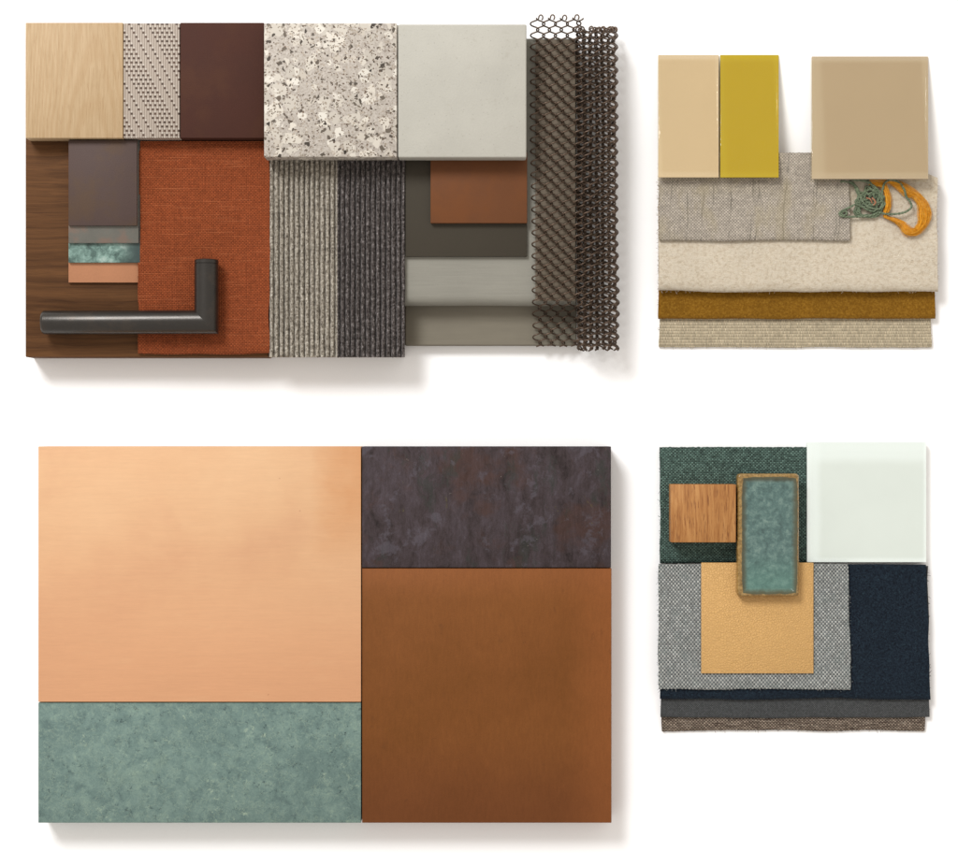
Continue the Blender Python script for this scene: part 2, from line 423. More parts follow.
def dashes(m, c):
    f = m.noise(m.vec(m.math('MULTIPLY', m.x, 0.06), m.math('MULTIPLY', m.y, 0.8), 3), 1.0, 2)
    c = m.mix(m.math('MULTIPLY', m.step(f, 0.56, 0.62), 0.75), c, rgb(70, 54, 46))
    return m.mix(m.math('MULTIPLY', m.step(f, 0.40, 0.34), 0.5), c, rgb(200, 186, 168))
BTWEED = mat_weave('brown and ivory tweed', rgb(178, 162, 144), rgb(104, 88, 78), 1.6, 1.5, 0, 0.35, 0.22, 0.8, 0.8, 0.3, post=dashes)

# grey linoleum
m = Mat('grey linoleum')
st = m.noise(m.vscale(m.P, (0.05, 1, 1)), 0.5, 3)
c = m.tint(rgb(150, 147, 136), st, 0.10); c = m.tint(c, m.noise(None, 0.02, 3), 0.1); c = m.tint(c, m.noise(None, 0.9, 3), 0.06)
LINO = m.out(c, 0.6, 0, m.bump(st, 0.2), spec=0.3)
m = Mat('olive grey linoleum')
c = m.tint(rgb(132, 125, 110), m.noise(m.vscale(m.P, (0.05, 1, 1)), 0.5, 3), 0.10); c = m.tint(c, m.noise(None, 0.02, 3), 0.12)
LINO2 = m.out(c, 0.65, 0, None, spec=0.3)

# carpet
def mat_carpet(name, stops):
    m = Mat(name)
    f = m.noise(m.vscale(m.P, (1.2, 0.55, 1.0)), 0.42, 6, 0.85)
    c = m.ramp(f, stops); c = m.tint(c, m.noise(None, 0.04, 4), 0.22); c = m.tint(c, m.noise(m.vscale(m.P, (1, .6, 1)), 1.1, 3, 0.8, off=7.0), 0.7)
    fl = m.noise(m.vscale(m.P, (1.3, 1.3, 1)), 1.1, 3, 0.8, off=20.0)
    c = m.mix(m.math('MULTIPLY', m.step(fl, 0.58, 0.7), 0.8), c, stops[-1][1])
    return m.out(c, 0.95, 0, m.bump(m.noise(None, 1.5, 3, 0.8), 1.0), spec=0.05, sheen=0.1)
CARP_L = mat_carpet('light grey carpet pile', [(0.38, rgb(74, 66, 58)), (0.46, rgb(152, 141, 126)), (0.55, rgb(212, 203, 187)), (0.66, rgb(250, 244, 232))])
CARP_D = mat_carpet('dark grey carpet pile', [(0.38, rgb(32, 27, 25)), (0.46, rgb(72, 64, 60)), (0.55, rgb(114, 105, 102)), (0.66, rgb(205, 198, 196))])
BOARD = mat_plain('grey fibre board', rgb(150, 140, 128), 0.9)
PALE_CORE = mat_plain('pale wood core', rgb(214, 190, 156), 0.8)

# large patinated metals
m = Mat('bright copper')
f = m.noise(m.warp(40, 0.006), 0.008, 4, 0.55)
c = m.ramp(f, [(0.3, rgb(222, 170, 130)), (0.5, rgb(233, 186, 142)), (0.7, rgb(238, 194, 150))])
c = m.mix(m.step(m.y, 90, -130), c, m.tint(rgb(235, 176, 132), f, 0.05))  # light gradient painted in: pinker towards the lower edge
# darker handled stain in the upper right corner
sx = m.math('ADD', m.x, m.math('MULTIPLY', m.noise(None, 0.02, 3), 46.0))
stn = m.math('MULTIPLY', m.step(sx, 128, 162), m.step(m.y, 0, 70)); stn = m.math('MULTIPLY', stn, m.math('MULTIPLY_ADD', m.noise(None, 0.03, 4), 0.9, 0.2))
c = m.mix(m.math('MULTIPLY', stn, 0.75), c, rgb(216, 146, 88))
sc1 = m.noise(m.vscale(m.P, (0.06, 1, 1)), 0.5, 4, 0.7); c = m.tint(c, sc1, 0.08); c = m.tint(c, m.noise(m.vscale(m.P, (0.12, 1, 1)), 1.0, 3, 0.7), 0.05)
ded = m.voro(m.P, 0.03, 'F1'); c = m.mix(m.math('MULTIPLY', m.math('LESS_THAN', ded.outputs['Distance'], 0.025), 0.35), c, rgb(170, 110, 76))
arc = m.noise(m.vscale(m.warp(18, 0.01), (0.25, 1, 1)), 0.09, 4, 0.6, off=8.0); c = m.mix(m.math('MULTIPLY', m.step(arc, 0.55, 0.8), 0.10), c, rgb(255, 214, 166))
COPPER = m.out(c, m.math('MULTIPLY_ADD', f, 0.15, 0.6), 0.15, m.bump(sc1, 0.05), spec=0.35)

m = Mat('verdigris copper')
f = m.noise(m.warp(12, 0.06), 0.07, 10, 0.8); g = m.noise(m.warp(30, .02), 0.014, 6, 0.65, off=12.0)
c = m.ramp(f, [(0.32, rgb(92, 112, 110)), (0.45, rgb(112, 136, 130)), (0.56, rgb(126, 150, 142)), (0.7, rgb(140, 164, 150))])
c = m.mix(m.math('MULTIPLY', m.step(g, 0.48, 0.66), 0.4), c, rgb(98, 120, 116))
c = m.mix(m.math('MULTIPLY', m.step(g, 0.44, 0.32), 0.3), c, rgb(146, 168, 150))
d1 = m.noise(m.warp(5, .3), 0.16, 7, 0.8, off=40.0)
clus = m.step(m.noise(None, 0.025, 3, 0.5, off=61.0), 0.42, 0.6)
c = m.mix(m.math('MULTIPLY', m.step(d1, 0.56, 0.63), m.math('MULTIPLY_ADD', clus, 0.6, 0.2)), c, rgb(56, 74, 76))
d2 = m.noise(m.warp(5, .3), 0.13, 8, 0.85, off=60.0)
clus2 = m.step(m.noise(None, 0.03, 3, 0.5, off=91.0), 0.45, 0.62)
c = m.mix(m.math('MULTIPLY', m.step(d2, 0.56, 0.64), m.math('MULTIPLY_ADD', clus2, 0.55, 0.15)), c, rgb(186, 204, 178))
vein = m.math('ABSOLUTE', m.math('SUBTRACT', m.noise(m.warp(8, .15), 0.05, 6, 0.7, off=120.0), 0.5))
c = m.mix(m.math('MULTIPLY', m.step(vein, 0.018, 0.0), 0.30), c, rgb(170, 190, 168))
c = m.tint(c, m.noise(None, 0.6, 5, 0.85), 0.28)
VERDIGRIS = m.out(c, 0.75, 0.0, m.bump(f, 0.8), spec=0.25)

m = Mat('dark patinated zinc')
v = m.vscale(m.warp(14, 0.05), (1, 0.35, 1))
f = m.noise(v, 0.07, 10, 0.8); g = m.noise(m.warp(8, .1), 0.018, 5, 0.65, off=20.0)
c = m.ramp(f, [(0.34, rgb(44, 36, 36)), (0.46, rgb(66, 56, 57)), (0.58, rgb(78, 68, 72)), (0.7, rgb(94, 88, 94))])
c = m.mix(m.math('MULTIPLY', m.step(g, 0.5, 0.66), 0.6), c, rgb(80, 56, 48))
g2 = m.noise(v, 0.035, 8, 0.75, off=70.0); c = m.mix(m.math('MULTIPLY', m.step(g2, 0.54, 0.62), 0.5), c, rgb(54, 60, 54))
g5 = m.noise(m.warp(10, .08), 0.03, 8, 0.72, off=110.0); c = m.mix(m.math('MULTIPLY', m.step(g5, 0.55, 0.62), 0.5), c, rgb(96, 90, 98))
st_ = m.noise(m.vscale(m.P, (1, .07, 1)), 0.5, 5, 0.8, off=31.0); c = m.tint(c, st_, 0.35)
g3 = m.noise(v, 0.07, 6, 0.75, off=90.0); c = m.mix(m.math('MULTIPLY', m.step(g3, 0.64, 0.72), 0.6), c, rgb(112, 104, 62))
g4 = m.noise(m.vscale(m.warp(5, .3), (1, 2.2, 1)), 0.12, 3, 0.6, off=14.0); c = m.mix(m.math('MULTIPLY', m.step(g4, 0.745, 0.78), 0.7), c, rgb(170, 160, 150))
c = m.tint(c, m.noise(None, 0.7, 5, 0.8), 0.35)
ZINC = m.out(c, 0.75, 0.0, m.bump(f, 0.5), spec=0.15)

m = Mat('brown patinated copper')
f = m.noise(m.warp(30, 0.01), 0.009, 7, 0.68)
c = m.ramp(f, [(0.3, rgb(122, 74, 33)), (0.5, rgb(130, 79, 38)), (0.7, rgb(138, 85, 42))])
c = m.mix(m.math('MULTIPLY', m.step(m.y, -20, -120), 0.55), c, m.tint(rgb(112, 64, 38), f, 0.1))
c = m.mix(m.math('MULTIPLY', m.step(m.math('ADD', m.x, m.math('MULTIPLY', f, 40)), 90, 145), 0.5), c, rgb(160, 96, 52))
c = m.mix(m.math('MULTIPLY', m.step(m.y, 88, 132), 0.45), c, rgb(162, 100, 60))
dd = m.voro(m.P, 0.02, 'F1'); c = m.mix(m.math('MULTIPLY', m.math('LESS_THAN', dd.outputs['Distance'], 0.022), 0.5), c, rgb(70, 44, 28))
c = m.tint(c, m.noise(m.vscale(m.P, (1, .2, 1)), 0.35, 6, 0.8), 0.22); c = m.tint(c, m.noise(None, 0.8, 4, 0.75), 0.14)
sk = m.noise(m.vscale(m.warp(6, .05), (1, .5, 1)), 0.06, 8, 0.8, off=44.0); c = m.mix(m.math('MULTIPLY', m.step(sk, 0.6, 0.68), 0.35), c, rgb(98, 60, 34))
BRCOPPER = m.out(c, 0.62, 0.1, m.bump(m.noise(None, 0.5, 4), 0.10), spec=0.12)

# wood block
m = Mat('douglas fir')
v = m.vscale(m.warp(5, 0.03), (1, 0.05, 1))
g1 = m.noise(v, 0.42, 4, 0.6); g2 = m.noise(m.vscale(m.P, (1, 0.06, 1)), 1.1, 3, 0.6)
c = m.ramp(g1, [(0.32, rgb(160, 102, 50)), (0.5, rgb(188, 130, 72)), (0.68, rgb(204, 148, 88))])
c = m.mix(m.math('MULTIPLY', m.step(g2, 0.56, 0.66), 0.75), c, rgb(118, 66, 34))
FIR = m.out(c, 0.6, 0, m.bump(g2, -0.3), spec=0.3)

# leather
m = Mat('tan leather')
cell = m.voro(m.warp(2, 0.4), 0.42, 'DISTANCE_TO_EDGE')
h = m.math('ADD', m.step(cell.outputs['Distance'], 0.0, 0.2), m.noise(None, 0.5, 3))
c = m.tint(rgb(230, 181, 112), m.noise(None, 0.03, 3), 0.05); c = m.tint(c, m.noise(None, 0.6, 3), 0.06)
LEATHER = m.out(c, 0.55, 0, m.bump(h, 0.35), spec=0.4)

# blackened steel of the handle
m = Mat('blackened bronze')
f = m.noise(None, 0.05, 4, 0.6)
c = m.mix(m.step(f, 0.45, 0.65), (0.045, 0.041, 0.037, 1), (0.055, 0.047, 0.040, 1)); c = m.tint(c, m.noise(None, 0.5, 4, 0.7), 0.15)
STEEL = m.out(c, m.math('MULTIPLY_ADD', f, 0.15, 0.24), 0.75, m.bump(m.noise(None, 0.5, 3), 0.05))

WIRE = mat_plain('dark bronze wire', (0.085, 0.056, 0.038, 1), 0.36, metal=0.6, mott=0.3, sc=0.1)

# glass and the paint behind it
def mat_glass(name, col):
    m = Mat(name); n = m.n; n.remove(m.b); o_ = n['Material Output']
    t = n.new('ShaderNodeBsdfTransparent'); t.inputs[0].default_value = col
    g = n.new('ShaderNodeBsdfGlossy'); g.inputs['Roughness'].default_value = 0.03
    x = n.new('ShaderNodeMixShader'); x.inputs[0].default_value = 0.022; m.l.new(t.outputs[0], x.inputs[1]); m.l.new(g.outputs[0], x.inputs[2])
    m.l.new(x.outputs[0], o_.inputs[0]); return m.m
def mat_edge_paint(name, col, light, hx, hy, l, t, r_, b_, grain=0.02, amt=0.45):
    """paint with glass edge reflections painted in as a lighter, unevenly wide margin"""
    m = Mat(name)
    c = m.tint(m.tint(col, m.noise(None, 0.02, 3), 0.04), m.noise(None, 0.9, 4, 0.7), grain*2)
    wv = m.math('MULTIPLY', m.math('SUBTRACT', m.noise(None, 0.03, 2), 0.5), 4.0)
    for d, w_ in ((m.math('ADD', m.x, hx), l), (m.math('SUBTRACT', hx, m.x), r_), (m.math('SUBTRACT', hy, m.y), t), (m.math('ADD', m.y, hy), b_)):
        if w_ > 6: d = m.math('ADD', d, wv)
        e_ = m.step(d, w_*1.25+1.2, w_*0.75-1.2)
        c = m.mix(m.math('MULTIPLY', e_, amt), c, light)  # lighter band imitates light caught in the glass edge
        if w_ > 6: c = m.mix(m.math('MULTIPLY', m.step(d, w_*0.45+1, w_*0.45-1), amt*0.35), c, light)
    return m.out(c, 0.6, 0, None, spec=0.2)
GLASS_W = mat_glass('warm clear glass', (0.99, 0.98, 0.94, 1)); GLASS_G = mat_glass('greenish clear glass', (0.985, 0.99, 0.985, 1))
def mat_paint(name, col, g=0.02):
    return mat_plain(name, col, 0.6, mott=g, grain=0.02, depth=0.05)
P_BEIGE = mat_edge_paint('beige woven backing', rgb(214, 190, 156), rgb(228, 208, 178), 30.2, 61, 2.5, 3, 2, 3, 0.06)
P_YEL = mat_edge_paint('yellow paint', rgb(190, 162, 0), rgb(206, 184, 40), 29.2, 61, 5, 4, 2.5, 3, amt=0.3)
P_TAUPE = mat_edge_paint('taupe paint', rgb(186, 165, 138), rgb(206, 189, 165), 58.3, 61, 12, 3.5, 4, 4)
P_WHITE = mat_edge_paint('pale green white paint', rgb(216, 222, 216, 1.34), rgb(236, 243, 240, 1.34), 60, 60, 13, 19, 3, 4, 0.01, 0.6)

GREEN_YARN = mat_felt('sage green yarn', [(0.3, rgb(84, 98, 78)), (0.5, rgb(124, 138, 112)), (0.7, rgb(158, 170, 142))], 0.5, 0.5, 0.1)
PINK_YARN = mat_felt('pink yarn', [(0.3, rgb(184, 122, 90)), (0.7, rgb(208, 152, 122))], 0.5, 0.5, 0.1)
ORANGE_WOOL = mat_felt('amber roving', [(0.3, rgb(220, 138, 20)), (0.5, rgb(246, 170, 38)), (0.7, rgb(255, 196, 80))], 0.4, 0.5, 0.3)

# ------------------------------------------------------------------ upper left board
o = slab('walnut_board', 25.5, 23.5, 268, 357, 0, 34, WALNUT); props(o, 'thick walnut board with horizontal grain, lying under the door handle', 'wood sample')
# stepped stack of four thin plates
G = 'thin plates stacked like steps on the walnut'
zz = 34.0
for (nm, y1, x1, mt, lb) in (
        ('copper_plate', 282.5, 141.5, COPPER_THIN, 'thin matte copper plate at the bottom of the stepped stack on walnut'),
        ('verdigris_plate', 262.5, 140, VERD_THIN, 'thin mottled turquoise patina plate just above the small copper strip'),
        ('bronze_plate', 243, 138.5, GREY_BRONZE, 'thin grey bronze plate between the turquoise strip and the brown plate'),
        ('brown_plate', 225.5, 137, TAUPE_SHEET, 'taupe brown plate on top of the stepped stack beside the rust linen')):
    o = slab(nm, 68.5, 140, x1, y1, zz, zz+3.2, mt, bevel=0.25); props(o, lb, 'metal sample', G); zz += 3.3
o = cloth('rust_linen', 138, 141, 269.5, 354, 34.2, 40.5, 2.2, LINEN_RUST, seed=1, wob=1.2, sag=1.3, skew=0, fuzz=50)
props(o, 'folded rust orange linen fabric under the elbow of the door handle', 'fabric')
o = slab('oak_board', 25.5, 22.5, 123, 138, 34, 54, OAK, bevel=0.6); props(o, 'pale oak panel with vertical grain in the top left corner', 'wood sample')
o = slab('woven_vinyl_sample', 123.3, 23, 180, 138, 34, 53, WOVEN, bevel=1.0); props(o, 'taupe woven strip with diagonal dashes between oak and brown panel', 'flooring sample')
o = slab('brown_leather_board', 180.3, 22.5, 264, 138, 34, 54, BROWN, bevel=0.7); props(o, 'smooth dark chocolate brown panel left of the terrazzo', 'panel sample')

# carpet: ribbed pile as relief
cp = empty('carpet_sample', W(336, 190, 0)); props(cp, 'ribbed carpet sample, half light grey and half dark grey, below terrazzo', 'carpet')
slab('backing_board', 270, 25, 403.5, 356, 0, 34, BOARD, cp)
def pile(x0, x1, mt, seed, lb):
    nx = int((x1-x0)/0.55); ny = int(200/1.1); V = []; F = []; p = 5.08
    for j in range(ny+1):
        y = 156 + (357-156)*j/ny
        for i in range(nx+1):
            x = x0 + (x1-x0)*i/nx
            xx = x - 269.0 + 0.35*mn.noise(Vector((x*0.03, y*0.04, seed)))
            r = math.floor(xx/p); f = xx/p - r
            ph = mn.noise(Vector((r*7.3, 0, seed)))*3
            tw = math.sin(2*math.pi*(y/3.4 + f*0.5 + ph) + 1.5*mn.noise(Vector((r*3.1, y*0.06, 0))))
            h = 6.6*(max(0.0, math.sin(math.pi*f))**0.55)*(0.90+0.10*tw) + 0.5*mn.noise(Vector((x*0.7, y*0.5, seed)))
            ex = 0.15*mn.noise(Vector((x*.2, y*0.5, 3.3)))
            edge = 0
            if j == ny: edge = 0.8*mn.noise(Vector((x*0.6, 1.0, 2.0)))
            V.append(W(x + (ex if 0 < i < nx or True else 0), y+edge, 35.8+h))
    w = nx+1
    for j in range(ny):
        for i in range(nx): F.append((j*w+i, j*w+i+1, (j+1)*w+i+1, (j+1)*w+i))
    # skirt down to the board
    rim = [i for i in range(w)] + [j*w+nx for j in range(1, ny+1)] + [ny*w+i for i in range(nx-1, -1, -1)] + [j*w for j in range(ny-1, 0, -1)]
    b = len(V)
    for q in rim:
        vv = V[q].copy(); vv.z = 34.05*S; V.append(vv)
    n = len(rim)
    for i in range(n): F.append((rim[i], rim[(i+1) % n], b+(i+1) % n, b+i))
    F.append(tuple(b+i for i in range(n)))
    o = link('pile', V, F, mt, W((x0+x1)/2, 257, 34), cp, smooth=True, angle=70); props(o, lb)
pile(269.3, 337.2, CARP_L, 1.0, 'light grey half of the ribbed carpet')
pile(337.2, 404.5, CARP_D, 2.0, 'dark grey half of the ribbed carpet')

# grey linoleum: lower sheet and folded thick sheet with a rounded nose
o = slab('lower_linoleum_sheet', 405, 42, 576.5, 345.5, 0, 13, LINO2, bevel=1.5, bseg=3); props(o, 'olive grey linoleum sheet, lowest strip below the rounded grey fold', 'flooring sample')
o = cloth('folded_linoleum', 405, 38.5, 575.5, 306, 13.2, 36, 5.0, LINO, seed=3, nose=0.9, wob=0.3, sag=0.0, fray=0.0)
props(o, 'light grey linoleum sheet folded with a rounded edge, behind the metal coil mesh', 'flooring sample')
o = slab('taupe_plate', 535.5, 39.5, 575.2, 301, 36.1, 37.3, TAUPE_FILM, bevel=0.2); props(o, 'taupe brown sheet right behind the single layer of wire coil mesh', 'laminate sample')
o = slab('dark_grey_plate', 405.5, 150, 527, 256.5, 36.2, 40, DARK_PLATE, bevel=0.4); props(o, 'dark olive grey plate on folded linoleum under the small brown plate', 'laminate sample')
o = slab('brown_copper_plate', 430.5, 152, 527.2, 223, 40.1, 45.5, BRONZE, bevel=0.5); props(o, 'small reddish brown plate lying on the dark grey plate', 'metal sample')
o = slab('terrazzo_tile', 264, 23, 397, 157, 43.3, 66, TERRAZZO, bevel=1.0); props(o, 'terrazzo tile with white and dark stone chips above the carpet', 'stone sample')
o = slab('concrete_tile', 398, 24, 526.5, 157.5, 45.8, 66, CONCRETE, bevel=1.6, bseg=3); props(o, 'plain light grey concrete tile right of the terrazzo', 'stone sample')

# door handle: two mitred bars
hd = empty('door_handle', W(130, 322, 34)); props(hd, 'dark bronze L shaped door handle lying on walnut and rust linen', 'door handle')
rr = 11.9
def hz(x): return 34.6 + rr + max(0, (x-40))*0.036
def ringbar(name, a, b, ta, mit_a, mit_b, parent):
    pass
def bar(name, stations, seg=40):
    """stations: list of (cx, cy, radius, mitre slope, axis)"""
    V = []; F = []
    for (cx, cy, r, mt_, ax) in stations:
        for k in range(seg):
            an = 2*math.pi*k/seg
            o1 = r*math.cos(an); o2 = r*math.sin(an)
            if ax == 'x': px, py = cx + mt_*o1, cy + o1
            else: px, py = cx + o1, cy + mt_*o1
            zc = hz(cx if ax == 'x' else 206.5)
            V.append(W(0, 0, 0)*0 + Vector(((px-CX)*(H-46)/H*S, -(py-CY)*(H-46)/H*S, (zc+o2)*S)))
    n = len(stations)
    for i in range(n-1):
        for k in range(seg):
            A = i*seg+k; B = i*seg+(k+1) % seg; F.append((A, B, B+seg, A+seg))
    F.append(tuple(range(seg))); F.append(tuple((n-1)*seg+k for k in range(seg)))
    return link(name, V, F, STEEL, W(150, 322, 34), hd, smooth=True, angle=30)
cxx, cyy = 207.5, 322.5
# grip along x; mitre plane runs from inner corner (top-left) to outer corner (bottom-right)
st = [(42.3, cyy, rr-2.6, 0, 'x'), (42.6, cyy, rr-1.4, 0, 'x'), (43.6, cyy, rr-0.5, 0, 'x'), (45.2, cyy, rr, 0, 'x'), (120, cyy, rr, 0, 'x'), (cxx-0.05, cyy, rr, 1.0, 'x')]
bar('grip', st)
st = [(cxx, cyy-0.0, rr, 1.0, 'y'), (cxx, 290, rr, 0, 'y'), (cxx, 265.0, rr, 0, 'y'), (cxx, 264.7, rr-0.35, 0, 'y'), (cxx, 264.2, rr-0.35, 0, 'y'), (cxx, 263.9, rr, 0, 'y'), (cxx, 261.0, rr, 0, 'y'), (cxx, 260.2, rr-0.8, 0, 'y'), (cxx, 260.0, rr-2.0, 0, 'y')]
bar('shank', st)

# metal coil mesh: interlinked flattened spirals hung over the linoleum and bunched into pleats
V = []; F = []
d_ = 6.2; pitch = 11.6; ra = 4.2; rb = 2.3
def coil(X0, Z0, tx, tz, y_top, y_bot, ph, k, flat, rad, drift, end):
    """one flattened spiral running down the sample; (tx, tz) is the direction of the cloth across it"""
    npt = int((y_bot-y_top)/pitch*12); pts = []
    for i in range(npt+1):
        y = y_top + (y_bot-y_top)*i/npt
        th = 2*math.pi*(y-18.0)/pitch + ph
        wob = 1.0*mn.noise(Vector((X0*0.05, y*0.012, 1.0))) + (0.6 if not flat else 0.3)*mn.noise(Vector((X0*0.2, y*0.06, 5.0+Z0*0.1)))
        amp = ra + 0.3*mn.noise(Vector((k*1.3, y*0.09, 0)))
        ct = math.cos(th); ct = math.copysign(abs(ct)**0.72, ct)
        ox = amp*ct*tx - rb*math.sin(th)*tz; oz = amp*ct*tz + rb*math.sin(th)*tx
        z = Z0
        if flat:
            t = min(1, max(0, (y-300)/16.0)); t = t*t*(3-2*t); z = Z0 - 23.0*t
            z += 1.4*mn.noise(Vector((X0*.04, y*.018, 3.)))
        else: z = Z0 + 1.0*mn.noise(Vector((X0*.1, y*.02, 9.)))
        yy = y + 0.8*mn.noise(Vector((X0*0.08, y*0.03, 11.0 + Z0*0.05)))
        pts.append(W(X0 + wob + drift*(y-18)/330 + ox, yy, max(1.2, z + oz)))
    if end:
        p0 = pts[0]; cur = []; sg = 1 if end > 0 else -1
        for q in range(8):
            an = math.pi*1.35*q/7
            cur.append(p0 + Vector((sg*2.0*S*(1-math.cos(an)), 2.9*S*math.sin(an)+0.6*q/7*S, 0.2*q*S)))
        pts = cur[::-1] + pts[1:]
    tube(V, F, pts, rad, 5)
rm = random.Random(5)
for k in range(8):
    coil(534.0 + k*d_, 41.6 + (1.5 if k == 7 else 0), 1, 0, 18.0, 346, math.pi*(k % 2), k, True, 0.79, 3.0 - 0.3*k, (1 if k % 2 == 0 else 0))
# gathered part: the cloth is folded back and forth into flat layers
k = 8
layers = [(41.0, 580.5, 611.5, 1), (31.0, 611.0, 581.0, -1), (20.5, 582.0, 612.5, 1), (10.0, 611.5, 580.5, -1)]
for li, (z_, xa, xb, dr) in enumerate(layers):
    n_ = 6
    for j in range(n_):
        u = j/(n_-1)
        col = j if dr > 0 else n_-1-j
        x_ = xa + (xb-xa)*u
        bow = 2.2*math.sin(u*math.pi*2 + li)       # soft pleat
        ang = 0.9*math.cos(u*math.pi*2 + li)*0.6
        yt = (18.5 if (li == 0 and j == 0) else 29.5 + 1.8*rm.random())
        coil(x_, z_ + bow, dr*math.cos(ang), math.sin(ang), yt, 348.5 + 2.5*rm.random(), math.pi*(col % 2) + 0.35*li, k, False, 0.80, 1.0, rm.choice((1, -1, 0)))
        k += 1
    # the turn into the next layer
    if li < 3:
        xe = xb + 2.8*dr
        coil(xe, z_-5.0, 0.0, 1.0, 29.5 + 1.5*rm.random(), 348.5 + 2.5*rm.random(), math.pi*0.5, k, False, 0.80, 1.0, 1); k += 1
o = link('coil_mesh', V, F, WIRE, W(574, 180, 0), smooth=True, angle=80)
props(o, 'dark bronze wire coil mesh curtain sample with bunched pleats on its right', 'metal mesh')

# ------------------------------------------------------------------ upper right group
o = cloth('ribbed_linen', 659.5, 153, 931, 347.5, 0.2, 4.2, 1.6, RIBBED, seed=11, fuzz=120, fray=0.6, wob=0.9, taper=11.5, taper_y=177.5); props(o, 'cream finely ribbed linen, lowest cloth of the pale fabric pile', 'fabric')
o = cloth('mustard_velvet', 658.5, 153, 934.5, 319, 4.5, 9.2, 2.0, VELVET, seed=12, fuzz=200, wob=1.0, skew=0.5, taper=11.5, taper_y=177.5); props(o, 'folded mustard brown velvet between oatmeal felt and ribbed linen', 'fabric')
o = cloth('oatmeal_felt', 659, 153, 937, 291.5, 9.5, 20.6, 4.2, WOOL, seed=13, fuzz=320, sag=0.7, nose=1.8, wob=1.1, skew=0.5, taper=11.5, taper_y=177.5); props(o, 'thick oatmeal wool felt folded on top of the mustard velvet', 'fabric')
o = cloth('grey_suiting', 659, 152.5, 848.5, 240.5, 21.0, 25.0, 1.4, SUITING, seed=14, wob=0.7, skew=1.5, fuzz=120, fray=0.6); props(o, 'greyish woven suiting cloth with faint checks under the yellow glass tile', 'fabric')

def glass_tile(name, x0, y0, x1, y1, zt, zb, t, glass, paint, label, group=None):
    e = empty(name, W((x0+x1)/2, (y0+y1)/2, min(zt, zb)-t)); props(e, label, 'glass tile', group)
    pt = 1.6
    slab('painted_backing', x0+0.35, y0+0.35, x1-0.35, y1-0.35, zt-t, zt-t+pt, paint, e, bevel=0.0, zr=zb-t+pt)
    slab('glass_pane', x0, y0, x1, y1, zt-t+pt+0.7, zt, glass, e, bevel=0.9, zr=zb, bseg=2)
sl = 25.8/97.0
def zb_(y0, y1, t, zc=25.4): return t + zc*(y1-y0)/(152.5-y0)
GT = 'back painted glass tiles'
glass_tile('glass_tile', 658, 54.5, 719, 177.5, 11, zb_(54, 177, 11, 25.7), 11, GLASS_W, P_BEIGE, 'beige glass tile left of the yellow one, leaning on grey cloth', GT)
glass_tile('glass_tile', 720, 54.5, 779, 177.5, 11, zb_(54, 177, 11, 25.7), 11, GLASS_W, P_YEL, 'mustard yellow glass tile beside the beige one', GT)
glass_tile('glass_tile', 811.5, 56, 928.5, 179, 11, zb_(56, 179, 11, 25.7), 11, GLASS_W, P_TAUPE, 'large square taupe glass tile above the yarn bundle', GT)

# yarn on the felt
def c3(x, y): return (820 + x/7.66, 160 + y/7.66)
zf = 21.0
V = []; F = []
def yarn(V, F, cp, r=0.68, ply=2, tw=3.0):
    pts = spline(cp, 12)
    n = len(pts)
    for q in range(ply):
        pp = []
        for i, p in enumerate(pts):
            t = (pts[min(i+1, n-1)]-pts[max(i-1, 0)]); t = t.normalized() if t.length else Vector((1, 0, 0))
            a = Vector((-t.y, t.x, 0)); an = i*0.75 + q*2*math.pi/ply
            pp.append(W(p.x + a.x*math.cos(an)*r*0.8, p.y + a.y*math.cos(an)*r*0.8, p.z + math.sin(an)*r*0.8))
        tube(V, F, pp, r, 5)
random.seed(21)
# coils round the knot
cp = []
cxk, cyk = c3(390, 300)
for i in range(64):
    a = i*0.93 + random.uniform(-.5, .5); ra_ = random.uniform(4.0, 12.5); jx_ = 3.0*math.sin(i*0.31)
    sx_ = 1.0 + 0.15*math.sin(i*.5)
    cp.append((cxk + jx_ + ra_*sx_*math.cos(a), cyk + ra_*1.15*math.sin(a), zf+0.8+random.random()*4.5))
yarn(V, F, cp)
# hank running up to the left under the glass tile
for q in range(9):
    o1 = random.uniform(-14, 14); o2 = random.uniform(-14, 14)
    cp = [c3(170+o1, 160+o2*0.6), c3(240+o2, 175+o1*.5), c3(290+o1*.8, 230+o2), c3(300+o2*1.5, 310+o1), c3(290+o1*2, 400+o2), c3(360+o2, 430+o1*.6), c3(440+o1, 410+o2), c3(478+o2*.5, 330+o1), c3(440+o1, 230+o2), c3(360+o2, 165+o1*.5), c3(260+o1, 150+o2*.3)]
    cp = [(x, y, zf+0.8+random.random()*3.5) for x, y in cp]
    yarn(V, F, cp)
for cp in ([c3(380, 290), c3(280, 335), c3(210, 370), c3(160, 395), c3(150, 415), c3(175, 432), c3(260, 434), c3(360, 430)],
           [c3(170, 400), c3(195, 390), c3(205, 410), c3(180, 425), c3(160, 405)]):
    yarn(V, F, [(x, y, 26.8 if x < 849 else 24.8) for x, y in cp])
cp = [c3(470, 300), c3(480, 220), c3(500, 170), c3(550, 150), c3(610, 175), c3(645, 225), c3(660, 280), c3(690, 320), c3(700, 360), c3(660, 395), c3(590, 412), c3(500, 412), c3(450, 400)]
yarn(V, F, [(x, y, 26.0) for x, y in cp], r=0.7)
o = link('green_yarn', V, F, GREEN_YARN, W(cxk, cyk, zf), smooth=True, angle=80); props(o, 'tangled bundle of sage green yarn on the felt by the suiting', 'yarn')
V = []; F = []
yarn(V, F, [(*c3(400, 290), 26.8), (*c3(415, 305), 27.4), (*c3(425, 325), 27.2), (*c3(410, 345), 26.7)], r=0.5)
yarn(V, F, [(*c3(355, 290), 26), (*c3(385, 300), 26.8), (*c3(400, 330), 26)], r=0.4)
